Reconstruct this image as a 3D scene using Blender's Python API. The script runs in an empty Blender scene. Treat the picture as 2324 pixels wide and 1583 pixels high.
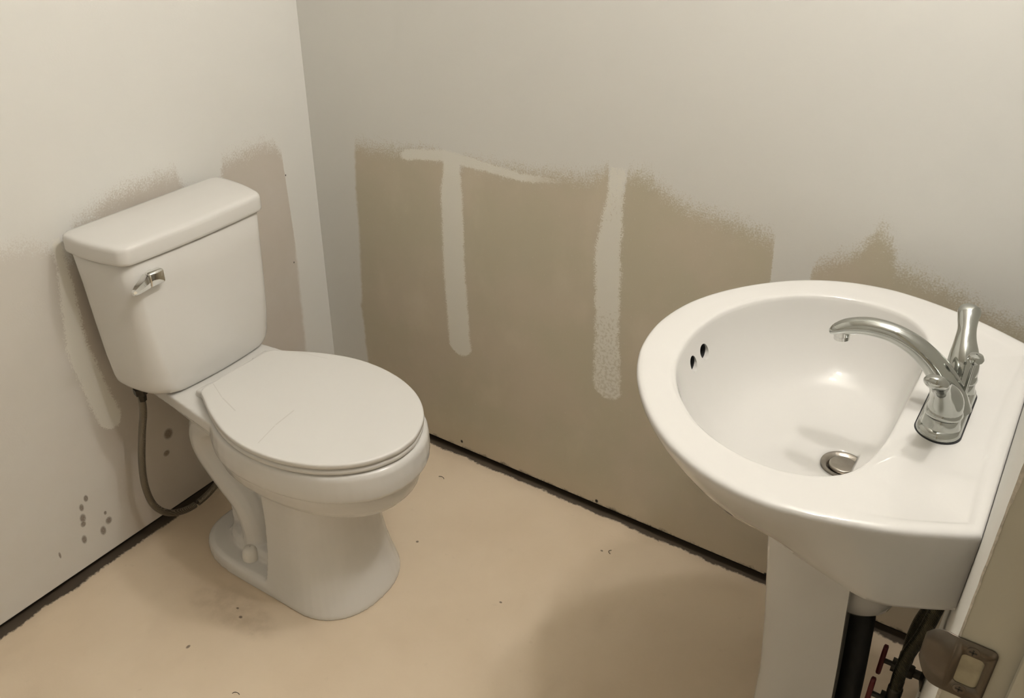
import bpy, bmesh, math, random
from mathutils import Vector, Matrix, noise
random.seed(7)
sc = bpy.context.scene
C = bpy.context.collection

# ------------------------------------------------------------------ camera
FPX = 2065.4459
PITCH, YAW, ROLL = math.radians(-31.1454), math.radians(33.0456), math.radians(0.5276)
fw = Vector((-math.sin(YAW) * math.cos(PITCH), math.cos(YAW) * math.cos(PITCH), math.sin(PITCH)))
rt = fw.cross(Vector((0, 0, 1))).normalized()
up = rt.cross(fw)
rt2 = rt * math.cos(ROLL) + up * math.sin(ROLL)
up2 = -rt * math.sin(ROLL) + up * math.cos(ROLL)
cam_d = bpy.data.cameras.new('camera')
cam = bpy.data.objects.new('camera', cam_d)
C.objects.link(cam)
m = Matrix((rt2, up2, -fw)).transposed().to_4x4()
m.translation = Vector((1.6476, -1.5946, 1.5385))
cam.matrix_world = m
cam_d.sensor_fit = 'HORIZONTAL'
cam_d.sensor_width = 36.0
cam_d.lens = FPX / 2324 * 36.0
cam_d.clip_start = 0.02
sc.camera = cam

# ------------------------------------------------------------------ world and exposure
world = bpy.data.worlds.new('world')
sc.world = world
world.use_nodes = True
world.node_tree.nodes['Background'].inputs[0].default_value = (1.0, 0.84, 0.62, 1)
world.node_tree.nodes['Background'].inputs[1].default_value = 0.8
sc.view_settings.view_transform = 'Standard'
sc.view_settings.look = 'None'
sc.view_settings.gamma = 1.0
sc.view_settings.use_curve_mapping = False
sc.view_settings.exposure = 0.0
BULB_STRENGTH = 305.0
BULB_COLOR = (1.0, 0.965, 0.93, 1)

W = 1.674          # inner face of the wall the sink hangs on
YJ = -0.955        # face of the door jamb
SY = -0.420        # centre line of the sink
TY = -0.525        # centre line of the toilet
H = 2.44

# ------------------------------------------------------------------ node helpers
class NT:
    def __init__(s, name):
        s.mat = bpy.data.materials.new(name)
        s.mat.use_nodes = True
        s.t = s.mat.node_tree
        s.b = s.t.nodes['Principled BSDF']
        s.pos = None
    def new(s, typ, **k):
        n = s.t.nodes.new(typ)
        for a, v in k.items(): setattr(n, a, v)
        return n
    def put(s, sock, v):
        if hasattr(v, 'is_output') or isinstance(v, bpy.types.NodeSocket): s.t.links.new(v, sock)
        else:
            if isinstance(v, tuple) and len(v) == 3 and sock.type == 'RGBA': v = v + (1,)
            sock.default_value = v
    def math(s, op, a, b=None, c=None, clamp=False):
        n = s.new('ShaderNodeMath', operation=op, use_clamp=clamp)
        s.put(n.inputs[0], a)
        if b is not None: s.put(n.inputs[1], b)
        if c is not None: s.put(n.inputs[2], c)
        return n.outputs[0]
    def xyz(s):
        if s.pos is None:
            tc = s.new('ShaderNodeTexCoord')
            sep = s.new('ShaderNodeSeparateXYZ')
            s.t.links.new(tc.outputs['Object'], sep.inputs[0])
            s.pos = (tc.outputs['Object'], sep.outputs[0], sep.outputs[1], sep.outputs[2])
        return s.pos
    def noise(s, scale, detail=3.0, rough=0.55, stretch=None, off=None):
        vec = s.xyz()[0]
        if stretch or off:
            mp = s.new('ShaderNodeMapping')
            s.t.links.new(vec, mp.inputs[0])
            if stretch: mp.inputs['Scale'].default_value = stretch
            if off: mp.inputs['Location'].default_value = off
            vec = mp.outputs[0]
        n = s.new('ShaderNodeTexNoise')
        n.inputs['Scale'].default_value = scale
        n.inputs['Detail'].default_value = detail
        n.inputs['Roughness'].default_value = rough
        s.t.links.new(vec, n.inputs['Vector'])
        return n.outputs[0]
    def cn(s, scale, amp, **k):           # noise centred on zero
        return s.math('MULTIPLY', s.math('SUBTRACT', s.noise(scale, **k), 0.5), amp)
    def step(s, v, lo, hi, a=0.0, b=1.0):
        n = s.new('ShaderNodeMapRange', interpolation_type='SMOOTHSTEP')
        s.put(n.inputs[0], v)
        for i, q in zip((1, 2, 3, 4), (lo, hi, a, b)): n.inputs[i].default_value = q
        return n.outputs[0]
    def curve(s, v, pts):                 # piecewise linear function of v
        x0, x1 = pts[0][0], pts[-1][0]
        y0 = min(p[1] for p in pts); y1 = max(p[1] for p in pts)
        if y1 - y0 < 1e-6: y1 = y0 + 1e-6
        t = s.new('ShaderNodeMapRange')
        s.put(t.inputs[0], v)
        t.inputs[1].default_value = x0; t.inputs[2].default_value = x1
        r = s.new('ShaderNodeValToRGB')
        s.t.links.new(t.outputs[0], r.inputs[0])
        cr = r.color_ramp
        cr.interpolation = 'LINEAR'
        while len(cr.elements) < len(pts): cr.elements.new(0.5)
        for e, i in zip(list(cr.elements), range(len(pts))): pass
        for i, (x, y) in enumerate(sorted(pts)):
            e = cr.elements[i]
            e.position = (x - x0) / (x1 - x0)
            g = (y - y0) / (y1 - y0)
            e.color = (g, g, g, 1)
        o = s.new('ShaderNodeMapRange')
        s.t.links.new(r.outputs[0], o.inputs[0])
        o.inputs[3].default_value = y0; o.inputs[4].default_value = y1
        return o.outputs[0]
    def mix(s, f, a, b):
        n = s.new('ShaderNodeMix', data_type='RGBA')
        s.put(n.inputs[0], f); s.put(n.inputs[6], a); s.put(n.inputs[7], b)
        return n.outputs[2]
    def bump(s, h, strength=0.2, dist=0.002):
        n = s.new('ShaderNodeBump')
        n.inputs['Strength'].default_value = strength
        n.inputs['Distance'].default_value = dist
        s.put(n.inputs['Height'], h)
        s.t.links.new(n.outputs[0], s.b.inputs['Normal'])
    def set(s, **k):
        for a, v in k.items(): s.put(s.b.inputs[a.replace('_', ' ')], v)
        return s

def simple(name, col, rough, metal=0.0, var=0.04, scale=30, bump=0.0, bscale=400):
    n = NT(name)
    f = n.noise(scale)
    dark = tuple(c * (1 - var * 2) for c in col)
    n.set(Base_Color=n.mix(f, dark, tuple(min(1, c * (1 + var)) for c in col)), Roughness=rough, Metallic=metal)
    if bump: n.bump(n.noise(bscale), bump, 0.001)
    return n.mat

PAINT = (0.68, 0.67, 0.63)
BARE = (0.525, 0.462, 0.362)
MUD = (0.75, 0.73, 0.66)

def dots(n, u, v, lst):
    acc = None
    for (a, b, ru, rv) in lst:
        du = n.math('DIVIDE', n.math('SUBTRACT', u, a), ru)
        dv = n.math('DIVIDE', n.math('SUBTRACT', v, b), rv)
        d = n.math('ADD', n.math('MULTIPLY', du, du), n.math('MULTIPLY', dv, dv))
        k = n.step(d, 0.2, 1.2, 1.0, 0.0)
        acc = k if acc is None else n.math('MAXIMUM', acc, k)
    return acc

def strip(n, u, v, centre, half, vlo, vhi, rag=0.006):
    uc = n.curve(v, centre); hw = n.curve(v, half)
    du = n.math('SUBTRACT', n.math('ABSOLUTE', n.math('SUBTRACT', u, uc)), hw)
    e = n.math('DIVIDE', n.math('SUBTRACT', u, uc), hw)
    lo = n.math('MULTIPLY_ADD', n.math('POWER', n.math('ABSOLUTE', e), 3.0), .022, vlo)
    d = n.math('MAXIMUM', du, n.math('MAXIMUM', n.math('SUBTRACT', lo, v), n.math('SUBTRACT', v, vhi)))
    d = n.math('ADD', d, n.math('ADD', n.cn(280, rag * 3.0, detail=2), n.cn(40, rag * 1.8)))
    return n.step(d, -0.004, 0.004, 1.0, 0.0)

def wall_mat_back():
    n = NT('back_wall_drywall')
    _, x, y, z = n.xyz()
    rag = n.math('ADD', n.math('ADD', n.cn(70, 0.045), n.cn(300, 0.10, detail=2)), n.cn(22, 0.02))
    top = n.curve(x, [(0.0, .817), (.148, .817), (.28, .826), (.36, .842), (.415, .842), (.425, .80), (.46, .80), (.475, .842), (.592, .845), (.79, .868),
                      (.84, .893), (.848, .84), (.878, .84), (.886, .90), (.925, .897), (1.019, .855), (1.13, .845), (1.200, .832), (1.208, .70), (1.272, .70),
                      (1.281, .80), (1.353, .845), (1.380, .898), (1.405, .875), (1.425, .835), (1.533, .812), (1.60, .79), (1.68, .775)])
    d = n.math('SUBTRACT', n.math('ADD', top, rag), z)
    m1 = n.step(d, -0.022, 0.026)
    left = n.curve(z, [(0, .132), (.20, .128), (.345, .124), (.36, .118), (.375, .126), (.60, .138), (.70, .138), (.82, .148), (1.0, .15)])
    m2 = n.step(n.math('ADD', n.math('SUBTRACT', x, left), n.cn(60, 0.012)), -0.005, 0.006)
    bare = n.math('MULTIPLY', m1, m2)
    # bare paper, with thin smears of old filler in it
    b = n.mix(n.step(n.noise(4, detail=5), .38, .62), BARE, (0.49, 0.445, 0.338))
    b = n.mix(n.math('MULTIPLY', n.step(n.noise(6, detail=4, stretch=(1.1, 1, .65), off=(3, 0, 1)), .50, .72), .4), b, (0.62, 0.555, 0.44))
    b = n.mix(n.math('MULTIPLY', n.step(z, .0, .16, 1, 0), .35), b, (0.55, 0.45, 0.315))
    speck = n.step(n.noise(190, detail=2), .66, .74)
    b = n.mix(n.math('MULTIPLY', speck, .25), b, MUD)
    col = n.mix(bare, PAINT, b)
    s1 = strip(n, x, z, [(.30, .456), (.345, .452), (.57, .4395), (.75, .4385), (.85, .441)], [(.30, .030), (.34, .034), (.57, .0325), (.76, .031), (.82, .022), (.85, .024)], .318, .845)
    s2 = strip(n, x, z, [(.33, .878), (.36, .875), (.52, .863), (.72, .852), (.80, .858), (.90, .863)], [(.33, .032), (.36, .036), (.52, .030), (.70, .031), (.76, .027), (.84, .018), (.9, .016)], .345, .90, .009)
    grain = n.step(n.math('ADD', n.noise(140, detail=3), n.curve(z, [(.3, -.04), (.55, .04), (.62, .3), (.76, .35), (.78, .10), (.95, .05)])), .40, .56)
    s2 = n.math('MULTIPLY', s2, n.math('MULTIPLY_ADD', grain, .5, .5))
    zc = n.curve(x, [(.28, .812), (.33, .826), (.42, .840), (.50, .838), (.63, .832), (.75, .846)])
    zh = n.curve(x, [(.28, .004), (.31, .013), (.36, .013), (.45, .013), (.55, .010), (.66, .008), (.75, .002)])
    hd = n.math('ADD', n.math('SUBTRACT', n.math('ABSOLUTE', n.math('SUBTRACT', z, zc)), zh), n.math('ADD', n.cn(240, .016), n.cn(40, .008)))
    s3 = n.math('MULTIPLY', n.step(hd, -.003, .003, 1, 0), n.math('MULTIPLY', n.step(x, .285, .30), n.step(x, .62, .76, 1, 0)))
    mud = n.math('MAXIMUM', n.math('MAXIMUM', s1, s2), s3)
    col = n.mix(n.math('MULTIPLY', mud, .92), col, MUD)
    fill = dots(n, x, z, [(.849, .817, .006, .006), (.861, .41, .006, .006), (.439, .407, .005, .005)])
    col = n.mix(fill, col, (0.74, .71, .63))
    hole = dots(n, x, z, [(.45, .041, .0045, .0055), (.868, .030, .005, .006), (1.309, .022, .005, .006)])
    col = n.mix(hole, col, (.015, .012, .01))
    # ragged dirty bottom edge
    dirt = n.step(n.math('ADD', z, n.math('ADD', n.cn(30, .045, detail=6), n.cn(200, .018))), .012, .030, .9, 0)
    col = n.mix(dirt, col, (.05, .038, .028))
    n.set(Base_Color=col, Roughness=n.math('MULTIPLY_ADD', bare, .12, .62))
    h = n.math('ADD', n.math('MULTIPLY', n.noise(220, detail=3), .5), n.math('MULTIPLY', n.math('SUBTRACT', mud, bare), .6))
    n.bump(h, .25, .0012)
    return n.mat

def wall_mat_left():
    n = NT('left_wall_drywall')
    _, x, y, z = n.xyz()
    rag = n.math('ADD', n.math('ADD', n.cn(60, 0.04), n.cn(290, 0.10, detail=2)), n.cn(20, 0.02))
    top = n.curve(y, [(-2.4, .80), (-.95, .815), (-.82, .808), (-.768, .800), (-.735, .785), (-.715, .74), (-.69, .74), (-.667, .805), (-.575, .838), (-.45, .842), (-.412, .842),
                      (-.395, .79), (-.337, .765), (-.298, .77), (-.285, .822), (-.22, .83), (-.153, .832), (-.120, .818), (-.10, .78), (-.095, .5), (0, .5)])
    m1 = n.step(n.math('SUBTRACT', n.math('ADD', top, rag), z), -.022, .026)
    right = n.curve(z, [(0, -.105), (.236, -.104), (.425, -.099), (.672, -.091), (.75, -.093), (.80, -.10), (.83, -.12)])
    m2 = n.step(n.math('ADD', n.math('SUBTRACT', right, y), n.cn(40, .014)), -.006, .007)
    bare = n.math('MULTIPLY', m1, m2)
    thin = n.step(y, -.76, -.70, .55, 1.0)
    bare = n.math('MULTIPLY', bare, n.math('MULTIPLY', thin, n.step(n.noise(6, detail=4), .2, .6, .8, 1.0)))
    b = n.mix(n.step(n.noise(4, detail=4), .35, .7), (.53, .48, .42), (.50, .455, .39))
    col = n.mix(bare, PAINT, b)
    s1 = strip(n, y, z, [(.28, -.69), (.33, -.695), (.43, -.712), (.55, -.728), (.68, -.716), (.80, -.71)], [(.28, .02), (.36, .028), (.55, .024), (.7, .014), (.8, .006)], .325, .79, .008)
    col = n.mix(n.math('MULTIPLY', s1, .9), col, MUD)
    st = dots(n, y, z, [(-.802, .194, .006, .010), (-.817, .178, .006, .011), (-.821, .15, .008, .013), (-.824, .135, .007, .009), (-.832, .095, .007, .013), (-.769, .128, .004, .006),
                        (-.766, .103, .009, .011), (-.785, .086, .008, .014), (-.893, .095, .003, .010), (-.569, .23, .014, .016), (-.585, .182, .010, .009)])
    st = n.math('MULTIPLY', st, n.step(n.noise(420, detail=2), .30, .6, .55, .85))
    col = n.mix(st, col, (.12, .085, .055))
    pin = dots(n, y, z, [(-.099, .735, .002, .003), (-.108, .50, .002, .003)])
    col = n.mix(pin, col, (.05, .04, .03))
    dirt = n.step(n.math('ADD', z, n.cn(55, .02, detail=5)), .010, .026, .6, 0)
    col = n.mix(dirt, col, (.16, .12, .08))
    n.set(Base_Color=col, Roughness=.66)
    n.bump(n.math('ADD', n.math('MULTIPLY', n.noise(220, detail=3), .5), n.math('MULTIPLY', n.math('SUBTRACT', s1, bare), .6)), .25, .0012)
    return n.mat

def floor_mat():
    n = NT('bare_tan_subfloor')
    _, x, y, z = n.xyz()
    col = n.mix(n.step(n.noise(2.6, detail=5), .3, .72), (.62, .505, .365), (.68, .565, .42))
    col = n.mix(n.math('MULTIPLY', n.step(n.noise(6, detail=6, stretch=(1, .5, 1), off=(5, 2, 0)), .53, .75), .35), col, (.53, .425, .30))
    col = n.mix(n.math('MULTIPLY', n.step(n.noise(28, detail=4, off=(1, 7, 0)), .64, .8), .3), col, (.46, .365, .255))
    # dark dirt against the two walls, ragged
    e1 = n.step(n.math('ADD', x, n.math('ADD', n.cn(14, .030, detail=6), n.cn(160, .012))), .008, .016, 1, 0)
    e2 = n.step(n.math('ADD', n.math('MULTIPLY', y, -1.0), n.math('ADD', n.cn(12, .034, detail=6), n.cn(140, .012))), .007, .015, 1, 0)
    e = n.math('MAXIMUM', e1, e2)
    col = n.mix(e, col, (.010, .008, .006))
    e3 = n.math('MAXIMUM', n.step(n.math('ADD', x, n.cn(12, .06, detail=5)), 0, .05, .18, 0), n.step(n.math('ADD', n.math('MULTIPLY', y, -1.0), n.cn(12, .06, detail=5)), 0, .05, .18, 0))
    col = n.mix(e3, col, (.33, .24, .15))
    # brown smudge on the floor beside the toilet foot
    du = n.math('DIVIDE', n.math('SUBTRACT', x, .36), .13); dv = n.math('DIVIDE', n.math('SUBTRACT', y, -.735), .055)
    d = n.math('ADD', n.math('MULTIPLY', du, du), n.math('MULTIPLY', dv, dv))
    sm = n.math('MULTIPLY', n.step(n.math('ADD', d, n.cn(16, 1.4, detail=3)), .0, 1.4, .42, 0), n.step(n.noise(30, detail=7), .3, .7, .35, 1))
    col = n.mix(sm, col, (.25, .18, .115))
    sp = dots(n, x, y, [(.564, -.341, .004, .004), (.95, -.12, .004, .003), (.39, -.742, .005, .004), (.365, -.728, .004, .003), (.84, -.39, .004, .003), (.36, -.86, .004, .006)])
    col = n.mix(n.math('MULTIPLY', sp, .8), col, (.09, .06, .04))
    n.set(Base_Color=col, Roughness=.72)
    n.bump(n.math('ADD', n.math('MULTIPLY', n.noise(160, detail=4), .5), n.noise(14, detail=3)), .18, .002)
    return n.mat

M = {}
M['back'] = wall_mat_back()
M['left'] = wall_mat_left()
M['floor'] = floor_mat()
M['paint'] = simple('painted_drywall', PAINT, .62, var=.02, scale=4, bump=.2, bscale=220)
M['ceiling'] = simple('flat_white_ceiling', (.86, .84, .79), .8, var=.02, bump=.2)
M['jamb'] = simple('jamb_paint', (.42, .395, .315), .5, var=.05, scale=9, bump=.1, bscale=90)
M['gypsum'] = simple('chipped_gypsum', (.60, .55, .47), .9, var=.3, scale=160, bump=.6, bscale=300)
M['dark'] = simple('black_gap_shade', (.012, .010, .008), .9, var=.2, scale=60)
M['china'] = simple('white_vitreous_china', (.65, .635, .60), .035, var=.008, scale=5)
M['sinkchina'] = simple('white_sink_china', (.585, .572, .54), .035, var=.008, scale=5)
M['seat'] = simple('white_seat_plastic', (.65, .635, .60), .30, var=.01, scale=5)
def lid_mat():
    n = NT('scuffed_seat_plastic')
    _, x, y, z = n.xyz()
    acc = None
    for (x0, y0, x1, y1, w) in ((-.051, -.0725, .006, -.098, .0008), (.006, -.098, .066, -.116, .0012), (.183, -.167, .167, -.106, .0010), (.167, -.106, .161, -.048, .0014), (-.052, .107, .081, .1355, .0006)):
        l = math.hypot(x1 - x0, y1 - y0); ux, uy = (x1 - x0) / l, (y1 - y0) / l
        du = n.math('ABSOLUTE', n.math('SUBTRACT', n.math('ADD', n.math('MULTIPLY', n.math('SUBTRACT', x, x0), ux), n.math('MULTIPLY', n.math('SUBTRACT', y, y0), uy)), l / 2))
        dv = n.math('ABSOLUTE', n.math('SUBTRACT', n.math('MULTIPLY', n.math('SUBTRACT', x, x0), uy), n.math('MULTIPLY', n.math('SUBTRACT', y, y0), ux)))
        k = n.math('MULTIPLY', n.step(du, l / 2 - .004, l / 2 + .002, 1, 0), n.step(dv, w * .2, w * 1.8, 1, 0))
        acc = k if acc is None else n.math('MAXIMUM', acc, k)
    n.set(Base_Color=n.mix(n.math('MULTIPLY', acc, .32), (.65, .635, .60), (.36, .33, .28)), Roughness=.30)
    return n.mat
M['lid'] = lid_mat()
M['chrome'] = simple('darkened_chrome', (.44, .45, .425), .08, 1.0, var=.05, scale=25)  # base darkened to stand for the dark surroundings the chrome reflects
M['chrome2'] = simple('bright_chrome', (.78, .78, .76), .06, 1.0, var=.02, scale=25)
M['steel'] = simple('dull_drain_steel', (.33, .30, .26), .32, 1.0, var=.12, scale=80, bump=.15, bscale=200)
M['plate'] = simple('aged_nickel_plate', (.13, .11, .088), .42, 0.9, var=.12, scale=60, bump=.1, bscale=200)
M['rubber'] = simple('black_rubber_and_shade', (.015, .015, .015), .5)
M['pipe'] = simple('black_drain_pipe', (.004, .004, .0035), .75)
M['red'] = simple('red_valve_paint', (.13, .006, .008), .45, var=.15)
M['brass'] = simple('tarnished_valve_metal', (.06, .054, .043), .4, .8, var=.2, scale=60)
M['capw'] = simple('white_cap_plastic', (.74, .71, .65), .35, var=.02)
M['sand'] = simple('pale_wood_with_shade', (.36, .315, .21), .8, var=.35, scale=45)  # bare wood; dark mottling stands for shadow in the latch hole
M['thread'] = simple('dark_lint', (.05, .04, .03), .9)

def braid(name, a, b):
    n = NT(name)
    vec = n.xyz()[0]
    w1 = n.new('ShaderNodeTexWave', wave_type='BANDS', bands_direction='DIAGONAL'); w1.inputs['Scale'].default_value = 170
    w1.inputs['Distortion'].default_value = 2.0
    n.t.links.new(vec, w1.inputs['Vector'])
    n.set(Base_Color=n.mix(w1.outputs[1], a, b), Metallic=.85, Roughness=.38)
    n.bump(w1.outputs[1], .5, .001)
    return n.mat
M['braid'] = braid('braided_steel', (.10, .085, .065), (.28, .25, .20))
M['braid_dark'] = braid('braided_dark', (.025, .023, .015), (.085, .08, .05))

# ------------------------------------------------------------------ mesh helpers
def link(name, me, mat, parent=None, smooth=True, angle=40):
    o = bpy.data.objects.new(name, me)
    C.objects.link(o)
    if not me.materials: me.materials.append(mat)
    if smooth:
        me.shade_smooth()
        me.set_sharp_from_angle(angle=math.radians(angle))
    if parent: o.parent = parent
    return o

def from_bm(name, bm, mat, parent=None, smooth=True, angle=40):
    bmesh.ops.recalc_face_normals(bm, faces=bm.faces)
    me = bpy.data.meshes.new(name)
    bm.to_mesh(me); bm.free()
    return link(name, me, mat, parent, smooth, angle)

def loft(bm, rings, cap0=True, cap1=True):
    vs = [[bm.verts.new(p) for p in r] for r in rings]
    n = len(vs[0])
    for a, b in zip(vs[:-1], vs[1:]):
        for i in range(n):
            bm.faces.new((a[i], a[(i + 1) % n], b[(i + 1) % n], b[i]))
    if cap0: bm.faces.new(vs[0])
    if cap1: bm.faces.new(vs[-1])
    return vs

def box(bm, x0, x1, y0, y1, z0, z1, bevel=0.0, seg=2):
    r = bmesh.ops.create_cube(bm, size=1)
    vs = r['verts']
    for v in vs:
        v.co = Vector(((x0 + x1) / 2 + v.co.x * (x1 - x0), (y0 + y1) / 2 + v.co.y * (y1 - y0), (z0 + z1) / 2 + v.co.z * (z1 - z0)))
    if bevel:
        es = list({e for v in vs for e in v.link_edges})
        bmesh.ops.bevel(bm, geom=es, offset=bevel, segments=seg, profile=.5, affect='EDGES')

def catmull(pts, n=12, closed=False):
    P = [Vector(p) for p in pts]
    out = []
    L = len(P)
    rng = range(L) if closed else range(L - 1)
    for i in rng:
        p1, p2 = P[i], P[(i + 1) % L]
        p0 = P[(i - 1) % L] if closed or i > 0 else p1 * 2 - p2
        p3 = P[(i + 2) % L] if closed or i + 2 < L else p2 * 2 - p1
        for k in range(n):
            t = k / n
            out.append(.5 * ((2 * p1) + (p2 - p0) * t + (2 * p0 - 5 * p1 + 4 * p2 - p3) * t * t + (3 * p1 - p0 - 3 * p2 + p3) * t ** 3))
    if not closed: out.append(P[-1].copy())
    return out

def tube(bm, path, radius, sides=12, ref=Vector((0, 1, 0)), ry=None):
    """path of points; radius number or list; ry: half size along ref (defaults to radius)"""
    path = [Vector(p) for p in path]
    n = len(path)
    rings = []
    for i, p in enumerate(path):
        t = (path[min(i + 1, n - 1)] - path[max(i - 1, 0)]).normalized()
        b = (ref - t * ref.dot(t)).normalized()
        a = t.cross(b)
        r = radius[i] if isinstance(radius, (list, tuple)) else radius
        q = r if ry is None else (ry[i] if isinstance(ry, (list, tuple)) else ry)
        rings.append([p + a * (r * math.cos(2 * math.pi * k / sides)) + b * (q * math.sin(2 * math.pi * k / sides)) for k in range(sides)])
    loft(bm, rings)

def lathe(bm, prof, centre, axis=Vector((0, 0, 1)), sides=32, cap0=True, cap1=True):
    axis = axis.normalized()
    u = axis.orthogonal().normalized(); v = axis.cross(u)
    c = Vector(centre)
    loft(bm, [[c + axis * h + (u * math.cos(2 * math.pi * k / sides) + v * math.sin(2 * math.pi * k / sides)) * max(r, 1e-4) for k in range(sides)] for r, h in prof], cap0, cap1)

def lerp_list(vals, n):
    out = []
    for i in range(n):
        f = i / (n - 1) * (len(vals) - 1); k = min(int(f), len(vals) - 2); t = f - k
        out.append(vals[k] * (1 - t) + vals[k + 1] * t)
    return out

def thing(name, label, cat, loc, group=None):
    o = bpy.data.objects.new(name, None)
    C.objects.link(o)
    o.location = loc
    o.empty_display_size = .05
    o['label'] = label; o['category'] = cat
    if group: o['group'] = group
    return o
def tag(o, label, cat, group=None):
    o['label'] = label; o['category'] = cat
    if group: o['group'] = group
    return o
def struct(o, label=None):
    o['kind'] = 'structure'
    if label: o['label'] = label
    return o
def part(name, bm, mat, root, smooth=True, angle=40, label=None):
    """mesh built in world coordinates, parented to the thing's Empty"""
    o = from_bm(name, bm, mat, None, smooth, angle)
    r = root
    off = Vector((0, 0, 0))
    while r is not None:
        off += r.location; r = r.parent
    o.data.transform(Matrix.Translation(-off))
    o.parent = root
    if label: o['label'] = label
    return o

# ------------------------------------------------------------------ room shell
GAP = 0.022
bm = bmesh.new(); box(bm, -.12, 2.9, -2.5, .12, -.1, 0)
struct(from_bm('floor', bm, M['floor'], smooth=False), 'bare tan subfloor with dark dirt along the walls')
bm = bmesh.new(); box(bm, -.12, 2.9, -2.5, .12, H, H + .1)
struct(from_bm('ceiling', bm, M['ceiling'], smooth=False), 'flat white ceiling of the small bathroom')
def slab(name, x0, x1, y0, y1, z0, mat, label):
    b = bmesh.new(); box(b, x0, x1, y0, y1, z0, H)
    return struct(from_bm(name, b, mat, smooth=False), label)
slab('wall_left', -.0127, 0, -2.4, 0.0, GAP, M['left'], 'painted drywall behind the toilet with bare grey patches')
slab('wall_back', -.0127, W + .0127, 0.0, .0127, GAP, M['back'], 'painted drywall with bare grey lower half and filler strips')
# sole plates and studs behind the board, painted black as shade in the gap
for nm, dims, lb in (('trim_1', (-.10, -.020, -2.4, .10, 0, .09), 'sole plate blackened as shade behind the gap under the left wall'),
                     ('trim_2', (-.02, W + .02, .020, .10, 0, .09), 'sole plate blackened as shade behind the gap under the back wall')):
    b = bmesh.new(); box(b, *dims); struct(from_bm(nm, b, M['dark'], smooth=False), lb)
bm = bmesh.new()
box(bm, W, W + .0127, YJ + .004, 0, GAP, H)
box(bm, W, W + .0127, -2.4, -1.735, GAP, H)
box(bm, W, W + .0127, -1.735, YJ + .004, 2.06, H)
struct(from_bm('wall_right', bm, M['paint'], smooth=False), 'painted drywall behind the sink, ending at the doorway')
bm = bmesh.new(); box(bm, -.12, 2.9, -2.42, -2.4, 0, H)
struct(from_bm('wall_front', bm, M['paint'], smooth=False), 'painted wall opposite the back wall')
bm = bmesh.new(); box(bm, W + .02, W + .10, YJ + .02, .10, 0, .09)
struct(from_bm('trim_3', bm, M['dark'], smooth=False), 'sole plate blackened as shade behind the gap under the sink wall')
# door jamb: board + stop
jamb = from_bm('trim_4', (lambda b: (box(b, W + .0005, W + .125, YJ, YJ + .018, 0, 2.05, .0015), b)[1])(bmesh.new()), M['jamb'], angle=30)
struct(jamb, 'bare greyish door jamb board with a strike plate')
b = bmesh.new(); box(b, W + .046, W + .085, YJ - .011, YJ, 0, 2.04, .003)
o = from_bm('door_stop', b, M['jamb'], jamb, angle=30)
b = bmesh.new(); box(b, W + .0005, W + .125, -1.735, -1.717, 0, 2.05, .0015)
struct(from_bm('trim_5', b, M['jamb'], smooth=False), 'far door jamb board behind the camera')
# ragged gypsum ridge where the wall paint was torn at the jamb
b = bmesh.new()
rows = []
N = 420
for i in range(N + 1):
    z = .02 + 2.0 * i / N
    w = .0022 + .009 * max(0, noise.noise(Vector((0, 3.1, z * 14))) - .15) + .004 * max(0, noise.noise(Vector((5, 1, z * 120))))
    t = .0005 + .0005 * noise.noise(Vector((9, 2, z * 70)))
    xr = W + .0012 + .0022 * max(0, noise.noise(Vector((2, 7, z * 22)))) + .0012 * noise.noise(Vector((4, 4, z * 130)))
    rows.append([(xr, YJ - .0004, z), (W - t, YJ + .0005, z), (W - t * .7, YJ + w * .8, z), (W + .0006, YJ + w, z), (xr, YJ + w, z)])
loft(b, rows)
from_bm('chipped_edge', b, M['gypsum'], jamb, smooth=False)

# ------------------------------------------------------------------ wall lamp above the sink (out of frame)
LY = SY - .06
def vanity_lamp():
    zc = 2.33
    root = thing('vanity_lamp', 'two-bulb chrome vanity lamp on the wall above the sink', 'lamp', (W, LY, zc - .06))
    b = bmesh.new(); box(b, W - .022, W, LY - .30, LY + .30, zc - .055, zc + .055, .006)
    part('back_plate', b, M['chrome2'], root)
    em = NT('lit_bulb')
    em.set(Base_Color=(.9, .85, .75), Emission_Color=BULB_COLOR, Emission_Strength=BULB_STRENGTH)
    em.mat.node_tree.nodes['Principled BSDF'].inputs['Roughness'].default_value = .5
    for s in (-1, 1):
        b = bmesh.new(); lathe(b, [(.024, 0), (.024, .035), (.02, .04)], (W - .022, LY + s * .22, zc), Vector((-1, 0, 0)))
        part('socket', b, M['chrome2'], root)
        b = bmesh.new(); lathe(b, [(.016, 0), (.024, .006), (.038, .022), (.045, .045), (.040, .070), (.025, .085), (.001, .091)], (W - .058, LY + s * .22, zc), Vector((-1, 0, 0)), cap1=False)
        part('bulb', b, em.mat, root)
vanity_lamp()

# ------------------------------------------------------------------ toilet
toilet = thing('toilet', 'white two-piece toilet with closed lid against the left wall', 'toilet', (.30, TY, 0))

def half_to_ring(half):
    """half: list of (x, h) from front tip (h=0) to rear centre; returns closed ring of (x, y offset)"""
    a = [(x, h) for x, h in half]
    return a + [(x, -h) for x, h in reversed(a) if abs(h) > 1e-6]

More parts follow.
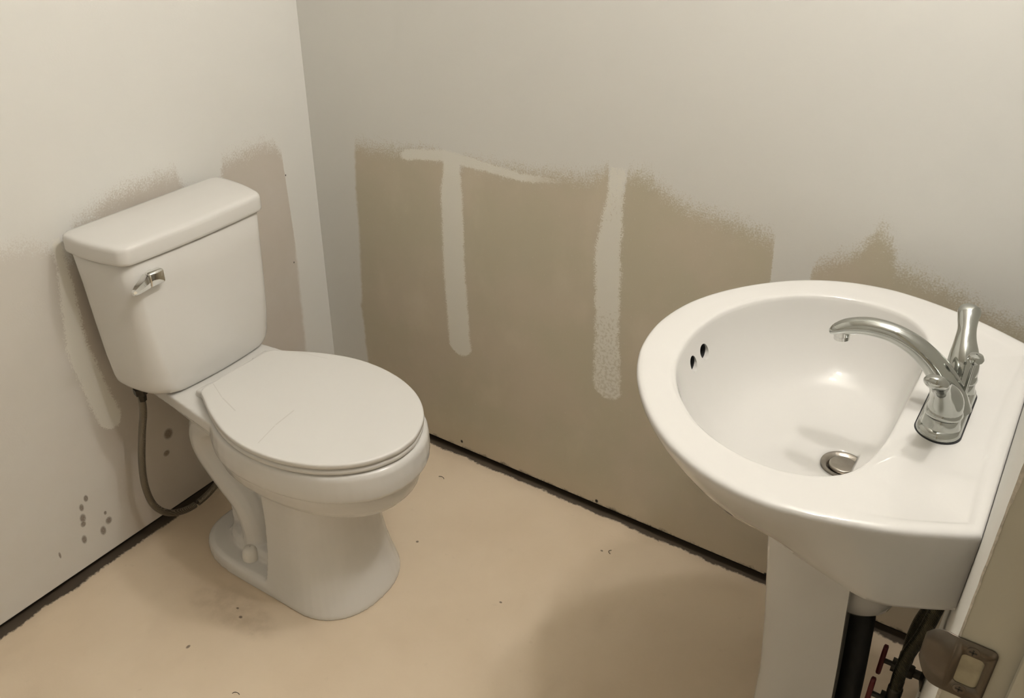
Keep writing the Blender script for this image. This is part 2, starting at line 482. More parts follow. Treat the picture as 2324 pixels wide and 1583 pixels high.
lid_half = [(.7205, 0.0), (.7175, .030), (.705, .064), (.690, .090), (.667, .116), (.638, .139), (.605, .157), (.565, .1715), (.527, .1795), (.487, .183), (.445, .181), (.405, .1735), (.365, .160), (.325, .1425), (.296, .127), (.272, .1135), (.255, .1045), (.250, .0985), (.2455, .091), (.244, .075), (.244, .04), (.244, 0.0)]
lid_ring = half_to_ring(lid_half)
def inset_ring(ring, d):
    n = len(ring); out = []
    for i in range(n):
        p0 = Vector(ring[i - 1]); p1 = Vector(ring[i]); p2 = Vector(ring[(i + 1) % n])
        t = (p2 - p0)
        nn = Vector((-t.y, t.x)).normalized()
        out.append((p1.x + nn.x * d, p1.y + nn.y * d))
    return out
def area(r): return sum(r[i - 1][0] * r[i][1] - r[i][0] * r[i - 1][1] for i in range(len(r))) / 2
if area(lid_ring) < 0: lid_ring.reverse()
def lev(ring, d, z, dx=-.001, y=TY - .006): return [(x + dx, y + h * .99, z) for x, h in inset_ring(ring, d)]
# smooth the ring a little
lid_ring = [(p.x, p.y) for p in catmull([(x, h) for x, h in lid_ring], 3, True)]
ZL = .4815
b = bmesh.new()
loft(b, [lev(lid_ring, .010, ZL - .0115), lev(lid_ring, .0012, ZL - .0112), lev(lid_ring, 0, ZL - .0100), lev(lid_ring, .0002, ZL - .0032), lev(lid_ring, .0008, ZL - .0015), lev(lid_ring, .0022, ZL - .0004), lev(lid_ring, .006, ZL - .0001),
         [(.459 + (x - .46) * .8, TY - .006 + h * .79, ZL) for x, h in lid_ring]])
part('seat_lid', b, M['lid'], toilet, angle=60)
b = bmesh.new()
zt = ZL - .0140
loft(b, [lev(lid_ring, .010, zt - .0125), lev(lid_ring, .0030, zt - .0120), lev(lid_ring, .0015, zt - .0100), lev(lid_ring, .0015, zt - .0045), lev(lid_ring, .0030, zt - .0015), lev(lid_ring, .008, zt)])
part('seat', b, M['seat'], toilet, angle=60)
for s in (-1, 1):
    b = bmesh.new(); box(b, .222, .262, TY + s * .078 - .022, TY + s * .078 + .022, .4500, .4695, .005, 3)
    part('seat_hinge', b, M['seat'], toilet)

# bowl: overlapping ceramic solids fused by a voxel remesh
def egg(xr, xf, hw, n=48, pw=2.15, mid=.45):
    """egg outline from rear xr to front xf; widest at mid"""
    xm = xr + (xf - xr) * mid
    out = []
    for k in range(n):
        a = 2 * math.pi * k / n
        c, s = math.cos(a), math.sin(a)
        rx = (xf - xm) if c > 0 else (xm - xr)
        out.append((xm + rx * math.copysign(abs(c) ** (2 / pw), c), hw * math.copysign(abs(s) ** (2 / pw), s)))
    return out
bm = bmesh.new()
ZR = .4535
def R3(ring, z): return [(x, TY - .003 + h * .98, z) for x, h in ring]
# rim band and bowl
loft(bm, [R3(egg(.245, .715, .180), ZR - .001), R3(egg(.242, .721, .185), ZR - .004), R3(egg(.24, .725, .187), ZR - .012), R3(egg(.235, .727, .188), ZR - .04), R3(egg(.235, .726, .187), ZR - .060),
          R3(egg(.235, .723, .185), ZR - .067), R3(egg(.235, .718, .178), ZR - .071)])
loft(bm, [R3(egg(.20, .712, .168), ZR - .02), R3(egg(.215, .712, .169), ZR - .066), R3(egg(.22, .711, .167), ZR - .092), R3(egg(.225, .704, .161), ZR - .115), R3(egg(.235, .690, .150), ZR - .133),
          R3(egg(.25, .665, .132), ZR - .146), R3(egg(.27, .63, .11), ZR - .153), R3(egg(.28, .60, .08), ZR - .165)])
# deck under the tank
def dk(x0, x1, h0, h1, z, dz=0.0):
    return [(x0, TY - h0, z + dz), (x1, TY - h1, z), (x1, TY + h1, z), (x0, TY + h0, z + dz)]
loft(bm, [dk(.10, .34, .06, .12, ZR - .090), dk(.045, .34, .100, .150, ZR - .042), dk(.035, .34, .112, .152, ZR - .028), dk(.035, .34, .112, .152, ZR - .003, .007), dk(.04, .32, .104, .130, ZR - .001, .0075)])
# front column with a flared foot; sharp vertical edge towards the rear recess
def col(xr, xf, hw, hr, z, n=20):
    pts = []
    for k in range(n + 1):
        a = -math.pi / 2 + math.pi * k / n
        c, s = math.cos(a), math.sin(a)
        pts.append((xr + (xf - xr) * (.42 + .58 * abs(c) ** .85) if abs(s) < .999 else xr + (xf - xr) * .42, hw * math.copysign(abs(s) ** .9, s)))
    pts = [(xr, -hr)] + pts + [(xr, hr)]
    return [(x, TY + h, z) for x, h in pts]
XC = .385
loft(bm, [col(XC, .612, .140, .138, 0), col(XC, .612, .140, .138, .012), col(XC, .607, .1365, .134, .03), col(XC, .598, .130, .126, .06), col(XC, .588, .1225, .118, .10), col(XC, .580, .1165, .112, .15),
          col(XC, .576, .1135, .109, .20), col(XC, .577, .1135, .108, .26), col(XC, .580, .115, .109, .30), col(XC, .585, .116, .110, .33)])
# rear foot flange
def fl(i, z):
    return [(x, TY + h, z) for x, h in egg(.128 + i, .52 - i, .140 - i, 40, 3.0, .5)]
loft(bm, [fl(0, 0), fl(0, .020), fl(.003, .030), fl(.012, .036), fl(.05, .040)])
def st2(i, z): return [(x, TY + h, z) for x, h in egg(.185 + i, .47 - i, .100 - i, 40, 3.0, .5)]
loft(bm, [st2(0, .02), st2(.004, .055), st2(.010, .066), st2(.03, .072)])
# web and trapway
def web(x0, x1, h, z): return [(x0, TY - h, z), (x1, TY - h, z), (x1, TY + h, z), (x0, TY + h, z)]
loft(bm, [web(.185, .45, .075, .02), web(.200, .45, .055, .06), web(.185, .45, .042, .16), web(.14, .45, .045, .25), web(.10, .45, .055, .36), web(.10, .45, .06, .41)])
path = catmull([(.42, TY, .15), (.40, TY, .24), (.34, TY, .325), (.25, TY, .365), (.175, TY, .335), (.165, TY, .275), (.205, TY, .215), (.265, TY, .15), (.29, TY, .08), (.29, TY, .02)], 5)
n = len(path)
tube(bm, path, lerp_list([.05, .052, .055, .058, .058, .055, .052, .052, .056, .062], n), 20, ry=lerp_list([.085, .09, .092, .092, .092, .090, .088, .086, .092, .104], n))
bowl = part('bowl', bm, M['china'], toilet, smooth=False)
mod = bowl.modifiers.new('r', 'REMESH'); mod.mode = 'VOXEL'; mod.voxel_size = .003; mod.use_smooth_shade = True
sm = bowl.modifiers.new('s', 'SMOOTH'); sm.factor = .5; sm.iterations = 6
dg = bpy.context.evaluated_depsgraph_get()
me = bpy.data.meshes.new_from_object(bowl.evaluated_get(dg))
bowl.modifiers.clear()
bowl.data = me
if not me.materials: me.materials.append(M['china'])
me.shade_smooth()
for s in (-1, 1):
    b = bmesh.new(); lathe(b, [(.021, 0), (.021, .006), (.0195, .018), (.015, .027), (.008, .031), (.001, .032)], (.305, TY + s * .098, .038), sides=24, cap1=False)
    part('bolt_cap', b, M['capw'], toilet, angle=60)

# tank
def rrect(x0, x1, h, rb, rf, bulge=0.0, n=8, m=10):
    """outline, front at x1 bowed outwards by bulge; corner radii rear / front. returns CCW list (x, h)"""
    pts = []
    def arc(cx, cy, r, a0, a1):
        for k in range(n + 1):
            a = a0 + (a1 - a0) * k / n
            pts.append((cx + r * math.cos(a), cy + r * math.sin(a)))
    arc(x0 + rb, -h + rb, rb, math.pi, 1.5 * math.pi)
    for k in range(1, m): pts.append((x0 + rb + (x1 - rf - x0 - rb) * k / m, -h))
    arc(x1 - rf, -h + rf, rf, 1.5 * math.pi, 2 * math.pi)
    for k in range(1, m): pts.append((x1, -h + rf + (2 * h - 2 * rf) * k / m))
    arc(x1 - rf, h - rf, rf, 0, .5 * math.pi)
    for k in range(1, m): pts.append((x1 - rf - (x1 - rf - x0 - rb) * k / m, h))
    arc(x0 + rb, h - rb, rb, .5 * math.pi, math.pi)
    for k in range(1, m): pts.append((x0, h - rb - (2 * h - 2 * rb) * k / m))
    out = []
    for x, y in pts:
        t = max(0.0, (x - x0) / (x1 - x0)); u = y / h
        out.append((x + bulge * t * t * (1 - u * u), y - .017 * t * t * u + .005 * math.sin(math.pi * min(1.0, t)) * u ** 3))
    return out
def tk(x0, x1, h, rb, rf, z, bulge=.010): return [(x, TY + y, z) for x, y in rrect(x0, x1, h, rb, rf, bulge)]
b = bmesh.new()
ZB, ZT = .4590, .772
loft(b, [tk(.050, .180, .142, .03, .040, ZB), tk(.047, .1845, .1510, .03, .040, ZB + .0010), tk(.0455, .1865, .1600, .03, .040, ZB + .0045), tk(.0445, .1875, .1665, .03, .040, ZB + .0100), tk(.043, .1880, .1715, .03, .039, ZB + .019), tk(.042, .1880, .1740, .03, .037, ZB + .033),
         tk(.039, .1885, .1770, .028, .030, ZB + .08), tk(.036, .1885, .1800, .026, .024, ZB + .16), tk(.034, .1880, .1830, .024, .020, ZB + .25), tk(.032, .1870, .186, .022, .018, ZT - .003), tk(.034, .185, .184, .022, .018, ZT)])
part('tank', b, M['china'], toilet, angle=60)
b = bmesh.new()
z0 = ZT + .0032
def ld(i, z): return tk(.027 + i, .196 - i, .1935 - i, .016, .018, z, .008)
loft(b, [ld(.012, z0), ld(.003, z0 + .0005), ld(.0005, z0 + .003), ld(0, z0 + .008), ld(.0004, z0 + .028), ld(.0014, z0 + .0335), ld(.004, z0 + .0370), ld(.008, z0 + .0388), ld(.016, z0 + .0400), ld(.05, z0 + .0420)])
part('tank_lid', b, M['china'], toilet, angle=60)
# flush lever
lev_root = bmesh.new()
lx = .197
lathe(lev_root, [(.012, -.012), (.0125, .002), (.011, .004)], (lx - .004, TY - .124, .740), Vector((1, 0, 0)), 24)
box(lev_root, lx - .001, lx + .018, TY - .142, TY - .107, .7250, .7550, .005, 3)
rings = []
for (y, zc, hz, x0, x1) in ((-.1435, .7395, .0125, lx + .001, lx + .017), (-.155, .736, .0100, lx + .003, lx + .018), (-.170, .7315, .0070, lx + .006, lx + .0175), (-.181, .728, .0035, lx + .009, lx + .0155)):
    rings.append([(x0, TY + y, zc - hz), (x1, TY + y, zc - hz), (x1 + .003, TY + y, zc), (x1, TY + y, zc + hz), (x0, TY + y, zc + hz)])
loft(lev_root, rings)
part('flush_lever', lev_root, M['chrome2'], toilet, angle=30, label='chrome flush lever')

# supply hose of the toilet
hose = thing('toilet_supply_hose', 'braided steel water hose looping from the toilet tank to the wall', 'hose', (.10, TY - .12, .05))
b = bmesh.new()
hp = catmull([(.105, TY - .150, .459), (.100, TY - .152, .40), (.088, TY - .160, .34), (.078, TY - .172, .26), (.074, TY - .176, .19), (.072, TY - .164, .125), (.072, TY - .128, .078), (.072, TY - .070, .056), (.070, TY, .066), (.055, TY + .06, .095), (.0, TY + .10, .12)], 8)
tube(b, hp, .0080, 14)
part('hose_line', b, M['braid'], hose, angle=80)
b = bmesh.new(); lathe(b, [(.015, 0), (.015, .014), (.010, .018), (.0085, .032)], (.105, TY - .150, .4592), Vector((0, 0, -1)), 6)
part('coupling_nut', b, M['brass'], hose, angle=30)

# ------------------------------------------------------------------ sink
ZS = .835
DRX = 1.476
outer_half = [(1.158, 0), (1.163, .055), (1.176, .105), (1.203, .163), (1.246, .224), (1.298, .274), (1.360, .309), (1.43, .324), (1.50, .3165), (1.58, .292), (1.64, .262), (1.668, .2455), (1.6725, .240), (1.6735, .232), (1.6735, .12), (1.6735, 0)]
basin_half = [(1.219, 0), (1.224, .055), (1.234, .098), (1.254, .142), (1.284, .184), (1.325, .222), (1.375, .246), (1.430, .253), (1.475, .243), (1.507, .218), (1.525, .185), (1.534, .14), (1.538, .08), (1.538, 0)]
def closed_curve(half):
    r = half_to_ring(half)
    p = catmull(r, 10, True)
    return [(q.x, q.y) for q in p]
def raycast(poly, cx, cy, a):
    dx, dy = math.cos(a), math.sin(a)
    best = None
    for i in range(len(poly)):
        x0, y0 = poly[i - 1]; x1, y1 = poly[i]
        ex, ey = x1 - x0, y1 - y0
        den = dx * ey - dy * ex
        if abs(den) < 1e-12: continue
        t = ((x0 - cx) * ey - (y0 - cy) * ex) / den
        u = ((x0 - cx) * dy - (y0 - cy) * dx) / den
        if t > 0 and -1e-6 <= u <= 1 + 1e-6 and (best is None or t > best): best = t
    return (cx + dx * best, cy + dy * best)
BCX = 1.40
outer_c, basin_c = closed_curve(outer_half), closed_curve(basin_half)
NA = 288
angs = [2 * math.pi * (k + .5) / NA for k in range(NA)]
# extra density around the rear corners
ca = math.atan2(.242, 1.672 - BCX)
angs += [s * (ca + d * .004) for s in (1, -1) for d in range(-8, 9)]
angs = sorted({round(a % (2 * math.pi), 5) for a in angs})
O = [raycast(outer_c, BCX, 0, a) for a in angs]
B = [raycast(basin_c, BCX, 0, a) for a in angs]
def mixp(a, b, t): return [(p[0] + (q[0] - p[0]) * t, p[1] + (q[1] - p[1]) * t) for p, q in zip(a, b)]
def toward(ring, d, cx=1.44, cy=0):
    out = []
    for x, y in ring:
        l = math.hypot(x - cx, y - cy)
        out.append((x + (cx - x) / l * d, y + (cy - y) / l * d))
    return out
def ss(a, b, x):
    t = min(1, max(0, (x - a) / (b - a))); return t * t * (3 - 2 * t)
def S(ring, z):
    if not callable(z): return [(x, SY + y, z) for x, y in ring]
    return [(x, SY + y, z(x, y)) for x, y in ring]
back = lambda x: ss(1.50, 1.62, x)
sink = thing('pedestal_sink_basin', 'white rounded wash basin mounted on the right wall above its pedestal', 'sink', (1.48, SY, .60))
rings = []
# underside, from the middle outwards
def under(x0, hw, xr, z): # small egg rings for the bowl underside
    return [(1.543 + (xr if math.cos(a) > 0 else x0) * math.cos(a), SY + hw * math.sin(a), z) for a in [math.atan2(o[1], o[0] - BCX) for o in O]]
for a_ in ((.024, .024, .024, .447), (.040, .040, .040, .452), (.054, .054, .054, .468), (.062, .062, .062, .495), (.066, .066, .066, .54), (.078, .075, .075, .585), (.110, .10, .09, .62), (.155, .13, .105, .655)): rings.append(under(*a_))
def apron(d, z): return S(toward(O, d), z)
def shift(front, rear):     # inset varies front to rear
    out = []
    for x, y in O:
        k = ss(1.42, 1.60, x)
        d = front + (rear - front) * k
        l = math.hypot(x - 1.44, y)
        d = min(d, l * .9)
        vx, vy = (1.44 - x) / l, -y / l
        k2 = ss(1.48, 1.60, x)
        yy = y + (vy * d) * (1 - k2) - k2 * min(d, abs(y)) * (1 if y > 0 else -1)
        xx = x + vx * d * (1 - k2) - (max(0, rear - .03) * .8 * k2)
        out.append((xx, yy))
    return out
up_ring = S(shift(.185, .100), .676)
rings.append([tuple((a + c_) / 2 for a, c_ in zip(p_, q_)) for p_, q_ in zip(rings[-1], up_ring)])
rings.append(up_ring)
for f_, r_, z_, b_ in ((.150, .042, .692, .010), (.115, .026, .704, -.003), (.085, .018, .718, -.016), (.060, .0145, .740, -.031), (.037, .0115, .768, -.034), (.019, .0065, .792, -.012), (.007, .0025, .811, .001)):
    rings.append(S(shift(f_, r_), lambda x, y, z_=z_, b_=b_: z_ + b_ * back(x)))
rings.append(S(shift(.0015, .0005), .8225))
rings.append(S(toward(O, 0), .8285))
rings.append(S(toward(O, .0005), .8315))
rings.append(S(toward(O, .0018), .8338))
rings.append(S(toward(O, .0042), .8353))
rings.append(S(toward(O, .009), .8361))
rings.append(S(toward(O, .017), lambda x, y: .8362))
rings.append(S(toward(O, .024), lambda x, y: .8362 - .0035 * back(x)))
rings.append(S(toward(O, .030), lambda x, y: .8360 - .0055 * back(x)))
for t in (.5, .75):
    rings.append(S(mixp(toward(O, .03), B, t), lambda x, y: .8352 - .0050 * back(x)))
rings.append(S(toward(B, -.006, 1.42), lambda x, y: .8350 - .0025 * ss(1.48, 1.54, x)))
rings.append(S(toward(B, -.0025, 1.42), lambda x, y: .8343 - .0025 * ss(1.48, 1.54, x)))
rings.append(S(B, lambda x, y: .8325 - .0025 * ss(1.48, 1.54, x)))
D = [(DRX, 0)] * len(B)
prof = [(.008, .8275), (.018, .8200), (.032, .8100), (.050, .7985), (.075, .7850), (.105, .7710), (.14, .7570), (.18, .7440), (.22, .7330), (.26, .7245), (.30, .7180), (.35, .7125), (.41, .7082), (.48, .7045), (.56, .7010), (.64, .6978), (.71, .6948), (.78, .6920)]
for t, z in prof: rings.append(S(mixp(B, D, t), z))
dr = [(DRX + .033 * math.cos(a), .033 * math.sin(a)) for a in [math.atan2(bp[1], bp[0] - DRX) for bp in B]]
rings.append(S(mixp(mixp(B, D, .78), dr, .7), .6905))
rings.append(S(dr, .6885))
rings.append(S([(DRX + (x - DRX) * .93, y * .93) for x, y in dr], .684))
rings.append(S([(DRX + (x - DRX) * .90, y * .90) for x, y in dr], .672))
bm = bmesh.new()
loft(bm, rings)
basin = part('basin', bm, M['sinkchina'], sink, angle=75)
# overflow holes cut through the front inner wall, throat lined black for shade inside
cut = bmesh.new()
for yy in (-.026, .017):
    lathe(cut, [(.0125, -.02), (.0125, .040)], (1.236, SY + yy, .797), Vector((-1, 0, -.15)), 24)
bmesh.ops.recalc_face_normals(cut, faces=cut.faces)
cm = bpy.data.meshes.new('cut'); cut.to_mesh(cm); cut.free()
cm.transform(Matrix.Translation(-Vector(sink.location)))
co = bpy.data.objects.new('cut', cm); C.objects.link(co); co.parent = sink
bo = basin.modifiers.new('b', 'BOOLEAN'); bo.operation = 'DIFFERENCE'; bo.object = co; bo.solver = 'EXACT'
dg = bpy.context.evaluated_depsgraph_get(); dg.update()
me = bpy.data.meshes.new_from_object(basin.evaluated_get(dg))
if len(me.polygons) > 5000:
    basin.modifiers.clear(); basin.data = me
    me.shade_smooth()
    bmh = bmesh.new(); bmh.from_mesh(me)
    cs = [Vector((1.236, SY + yy, .797)) - Vector(sink.location) for yy in (-.026, .017)]
    for e in bmh.edges:
        e.smooth = True
        if len(e.link_faces) == 2 and e.calc_face_angle(0) > .6:
            mid = (e.verts[0].co + e.verts[1].co) / 2
            if min((mid - c_).length for c_ in cs) < .045: e.smooth = False
    bmh.to_mesh(me); bmh.free()
bpy.data.objects.remove(co)
for yy in (-.026, .017):
    b = bmesh.new(); lathe(b, [(.0121, .006), (.0122, .038)], (1.236, SY + yy, .797), Vector((-1, 0, -.15)), 20, cap0=False)
    part('overflow_shade', b, M['rubber'], sink, label='black lining as shade in the oval overflow hole')
# drain
b = bmesh.new(); lathe(b, [(.0295, .676), (.0325, .6895), (.0320, .6912), (.0290, .6915), (.0240, .6885), (.0220, .687), (.0220, .680)], (DRX, SY, 0), sides=48)
flange = part('drain_flange', b, M['steel'], sink, angle=50)
b = bmesh.new(); lathe(b, [(.0198, .682), (.0203, .690), (.0195, .6915), (.0170, .6922), (.001, .6915)], (DRX, SY, 0), sides=40, cap1=False)
part('drain_stopper', b, M['steel'], sink, angle=50)

# pedestal
ped = thing('sink_pedestal', 'tall white ceramic pedestal column carrying the wash basin', 'pedestal', (1.47, SY, 0))
def pd(xf, xr, hw, z, th=None, n=28):
    pts = []
    for k in range(n + 1):
        a = math.pi / 2 + math.pi * k / n
        c, s = math.cos(a), math.sin(a)
        pts.append((xr + (xf - xr) * abs(c) ** .62 if abs(c) > 1e-6 else xr, hw * math.copysign(abs(s) ** .75, s)))
    inner = []
    for k in range(n + 1):
        a = math.pi / 2 + math.pi * (n - k) / n
        c, s = math.cos(a), math.sin(a)
        inner.append((xr + (xf + .009 - xr) * abs(c) ** .62 if abs(c) > 1e-6 else xr, (hw - .009) * math.copysign(abs(s) ** .75, s)))
    return [(x, SY + y, z) for x, y in pts + inner]
b = bmesh.new()
loft(b, [pd(1.405, 1.60, .110, 0), pd(1.405, 1.60, .110, .02), pd(1.418, 1.58, .100, .06), pd(1.426, 1.568, .088, .14), pd(1.424, 1.560, .083, .25), pd(1.412, 1.552, .084, .38), pd(1.400, 1.545, .088, .48), pd(1.390, 1.540, .095, .56), pd(1.382, 1.538, .100, .61), pd(1.378, 1.536, .104, .64)])
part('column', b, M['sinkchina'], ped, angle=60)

# black drain pipe behind the pedestal
dp = thing('drain_pipe', 'thick black drain pipe hanging under the wash basin behind the pedestal', 'pipe', (1.575, SY, 0))
b = bmesh.new()
tube(b, catmull([(1.553, SY, .449), (1.556, SY - .003, .44), (1.560, SY - .005, .43), (1.563, SY - .007, .40), (1.573, SY - .01, .25), (1.580, SY - .01, 0.0)], 6), .0195, 20)
part('pipe_run', b, M['pipe'], dp)
# stop valves and supply hoses
def valve(y, z, label):
    v = thing('stop_valve', label, 'valve', (W - .03, y, z), 'stop valves under the sink')
    b = bmesh.new()
    lathe(b, [(.024, 0), (.024, .002), (.010, .007), (.0075, .008), (.0075, .024)], (W, y, z), Vector((-1, 0, 0)), 24)
    part('wall_stub', b, M['brass'], v)
    b = bmesh.new()
    lathe(b, [(.0105, 0), (.012, .003), (.012, .010), (.0085, .012), (.0085, .026), (.012, .028), (.012, .036)], (W - .018, y, z), Vector((-1, 0, 0)), 12)
    lathe(b, [(.009, -.005), (.009, .014), (.0105, .016), (.0105, .026), (.007, .028)], (W - .036, y, z), Vector((0, 0, 1)), 12)
    part('valve_body', b, M['brass'], v, angle=30)
    b = bmesh.new(); lathe(b, [(.0045, 0), (.0045, .016)], (W - .052, y, z), Vector((-1, 0, 0)), 10)
    part('stem', b, M['brass'], v)
    b = bmesh.new()
    rg = []
    n = 40
    for dx, sc_ in ((0, .90), (.0015, 1), (.0065, 1), (.008, .9)):
        rg.append([(W - .066 - dx, y + math.cos(2 * math.pi * k / n) * sc_ * (.0125 - .0040 * math.cos(4 * math.pi * k / n)), z + math.sin(2 * math.pi * k / n) * sc_ * .031 * (1 - .12 * math.cos(4 * math.pi * k / n))) for k in range(n)])
    loft(b, rg)
    part('valve_handle', b, M['red'], v, angle=50, label='red oval valve handle')
valve(-.36, .287, 'stop valve with red oval handle under the sink, the one nearer the back wall')
valve(-.448, .296, 'stop valve with red oval handle under the sink, the one nearer the doorway')
def shose(y, ys, z, label):
    h = thing('sink_supply_hose', label, 'hose', (W - .036, y, z), 'supply hoses under the sink')
    b = bmesh.new()
    tube(b, catmull([(W - .036, y, z + .030), (W - .037, y, z + .07), (W - .034, y - .004, z + .12), (W - .024, y - .012, z + .18), (W - .018, y - .012, z + .25), (W - .022, (y + ys) / 2, z + .33), (W - .055, ys, z + .42), (W - .084, ys, .79)], 6), .0100, 14)
    part('hose_line', b, M['braid_dark'], h, angle=80)
    b = bmesh.new(); lathe(b, [(.0115, 0), (.0115, .014), (.0095, .016), (.0095, .034), (.0088, .036)], (W - .036, y, z + .020), sides=16)
    part('crimp_sleeve', b, M['brass'], h, angle=30)
shose(-.36, SY + .051, .287, 'dark braided hose under the sink rising from the valve nearer the back wall')
shose(-.448, SY - .051, .296, 'dark braided hose under the sink rising from the valve nearer the doorway')

# ------------------------------------------------------------------ faucet
FX = 1.588
ZD = .8305
fau = thing('faucet', 'chrome two-handle faucet with arched spout standing on the sink deck', 'faucet', (FX, SY, ZD))
def stad(l, w, z, n=20):
    pts = []
    for k in range(n + 1):
        a = math.pi * k / n
        pts.append((FX + w * math.cos(a), SY + (l - w) + w * math.sin(a), z))
    for k in range(n + 1):
        a = math.pi + math.pi * k / n
        pts.append((FX + w * math.cos(a), SY - (l - w) + w * math.sin(a), z))
    return pts
b = bmesh.new(); loft(b, [stad(.0835, .0295, ZD - .001), stad(.0835, .0295, ZD + .002)])
part('gasket', b, M['rubber'], fau, label='black rubber gasket')
b = bmesh.new(); loft(b, [stad(.082, .028, ZD + .002), stad(.082, .028, ZD + .004), stad(.0805, .0265, ZD + .009), stad(.0775, .0235, ZD + .0125), stad(.073, .019, ZD + .014)])
part('base_plate', b, M['chrome'], fau, angle=60)
# spout: (x, z centre), half thickness in the plane, half width along y
sp = [(FX + .004, ZD + .004, .027, .024), (FX - .003, ZD + .024, .0235, .0225), (FX - .014, ZD + .046, .0195, .0195), (FX - .032, ZD + .066, .0160, .0165), (FX - .058, ZD + .084, .0140, .0150), (FX - .090, ZD + .0945, .0128, .0145),
      (FX - .122, ZD + .0945, .0122, .0145), (FX - .148, ZD + .0865, .0112, .0142), (FX - .163, ZD + .0775, .0085, .0118), (FX - .170, ZD + .0725, .0045, .007)]
cp = catmull([(a, q, 0) for a, q, _, _ in sp], 6)
rr = catmull([(c, d, 0) for _, _, c, d in sp], 6)
b = bmesh.new()
tube(b, [(p.x, SY, p.y) for p in cp], [max(.002, r.x) for r in rr], 28, Vector((0, 1, 0)), [max(.002, r.y) for r in rr])
part('spout', b, M['chrome'], fau, angle=80)
b = bmesh.new(); lathe(b, [(.0125, -.010), (.0118, .004), (.0108, .005), (.0108, .0105), (.0085, .0112)], (FX - .155, SY, ZD + .0755), Vector((.10, 0, -1)), 28)
part('aerator', b, M['chrome2'], fau)
# handles: bell base + dome hub + lever rising outwards, flared at the tip
for s in (-1, 1):
    yc = SY + s * .051
    b = bmesh.new(); lathe(b, [(.0255, .008), (.0250, .012), (.0232, .018), (.0222, .026), (.0220, .0265)], (FX, yc, ZD), sides=36)
    hb = part('handle_base', b, M['chrome'], fau, angle=60)
    b = bmesh.new()
    lathe(b, [(.0205, .027), (.0235, .0280), (.0238, .0305), (.0225, .035), (.0195, .042), (.0155, .049), (.009, .054), (.001, .0555)], (FX, yc, ZD), sides=36, cap1=False)
    lp = [((0, .000, .030), .0215, .0215), ((0, .003, .046), .0208, .0212), ((-.003, .011, .061), .0172, .0185), ((-.007, .022, .075), .0128, .0142), ((-.010, .035, .086), .0100, .0122), ((-.013, .047, .0950), .0098, .0136), ((-.0145, .057, .1010), .0094, .0152), ((-.0150, .064, .1050), .0066, .0122), ((-.0150, .067, .1060), .0030, .0050)]
    pp = catmull([(FX + q[0][0], yc + s * q[0][1], ZD + q[0][2]) for q in lp], 5)
    ra = catmull([(q[1], q[2], 0) for q in lp], 5)
    tube(b, pp, [r.x for r in ra], 24, Vector((1, 0, 0)), [r.y for r in ra])
    hd = part('lever_handle', b, M['chrome'], fau, angle=80)
b = bmesh.new()
lathe(b, [(.0028, -.06), (.0028, .012), (.0045, .014), (.0100, .018), (.0108, .0215), (.0085, .026), (.001, .0275)], (FX + .0145, SY + .002, ZD + .068), sides=20, cap1=False)
part('lift_rod', b, M['chrome'], fau)

# ------------------------------------------------------------------ strike plate on the jamb
st = thing('strike_plate', 'aged nickel door strike plate with curved lip screwed to the jamb', 'strike plate', (W + .015, YJ, .890))
ZC = .9195
HH = .0315
b = bmesh.new()
t = .0014
xs0, xs1 = W + .001, W + .0315
hx0, hx1, hz = W + .0066, W + .0245, .0170
def rr2(x0, x1, h, rl, rr_, n=5):
    out = []
    for cx, cz, r, a0 in ((x1 - rr_, -h + rr_, rr_, -90), (x1 - rr_, h - rr_, rr_, 0), (x0 + rl, h - rl, rl, 90), (x0 + rl, -h + rl, rl, 180)):
        for k in range(n + 1):
            a = math.radians(a0 + 90 * k / n)
            out.append((cx + r * math.cos(a), ZC + cz + r * math.sin(a)))
    return out
def loop(pts):
    vs = [b.verts.new((x, YJ - t, z)) for x, z in pts]
    return vs, [b.edges.new((vs[k - 1], vs[k])) for k in range(len(vs))]
outer = rr2(xs0, xs1, HH, 1e-5, .006)
outer = [q for k, q in enumerate(outer) if k < 13 or k == 18]
vo, eo = loop(outer)
vi, ei = loop(rr2(hx0, hx1, hz, .0035, .0045))
bmesh.ops.triangle_fill(b, use_beauty=True, edges=eo + ei)
prev = None
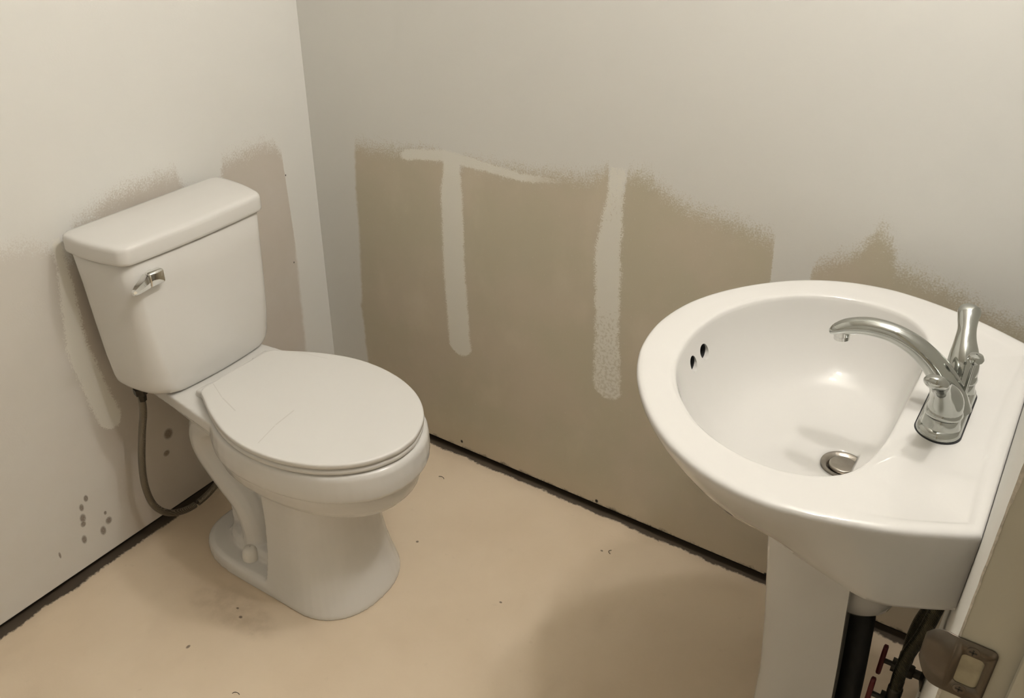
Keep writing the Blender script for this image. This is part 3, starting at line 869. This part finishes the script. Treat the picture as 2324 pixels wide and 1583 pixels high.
for k in range(13):
    f = k / 12
    hh = HH if f < .3 else HH - .017 * ((f - .3) / .7) ** 2.2
    row = [b.verts.new((xs0 - .024 * f, YJ - t + .010 * f * f, ZC + hh * u)) for u in (-1, -.33, .33, 1)]
    if prev:
        for q in range(3): b.faces.new((prev[q], row[q], row[q + 1], prev[q + 1]))
    prev = row
bmesh.ops.remove_doubles(b, verts=b.verts, dist=1e-4)
pl = part('plate', b, M['plate'], st, angle=30)
so = pl.modifiers.new('thickness', 'SOLIDIFY'); so.thickness = .0014; so.offset = 0
for s in (-1, 1):
    b = bmesh.new(); lathe(b, [(.0052, 0), (.0050, .0008), (.0036, .0014), (.001, .0016)], (W + .0135, YJ - t - .0003, ZC + s * .0225), Vector((0, -1, 0)), 24, cap1=False)
    sw = part('screw', b, M['plate'], st, angle=50)
    b = bmesh.new()
    box(b, W + .0135 - .0030, W + .0135 + .0030, YJ - t - .0021, YJ - t - .0012, ZC + s * .0225 - .0006, ZC + s * .0225 + .0006)
    box(b, W + .0135 - .0006, W + .0135 + .0006, YJ - t - .0021, YJ - t - .0012, ZC + s * .0225 - .0030, ZC + s * .0225 + .0030)
    part('screw_slot', b, M['rubber'], sw, smooth=False)
b = bmesh.new(); box(b, hx0 - .001, hx1 + .001, YJ - .0009, YJ + .001, ZC - hz - .001, ZC + hz + .001)
part('mortise', b, M['sand'], st, smooth=False, label='pale bare wood with painted shade in the latch hole')

# ------------------------------------------------------------------ lint on the floor
for (x, y, r, a, lb) in ((.466, -.119, .010, .4, 'small curled dark thread on the floor beside the toilet bowl'), (.975, -.112, .010, 2.2, 'tiny bent dark thread on the floor near the middle of the back wall'),
                         (.537, -.889, .009, 1.0, 'tiny tangled dark lint on the floor in front of the toilet, at the lower edge')):
    b = bmesh.new()
    tube(b, [(x + r * math.cos(a + k * .25), y + r * .7 * math.sin(a + k * .25), .0009) for k in range(10)], .0007, 6, Vector((0, 0, 1)))
    tag(from_bm('lint_thread', b, M['thread']), lb, 'thread', 'lint on the floor')
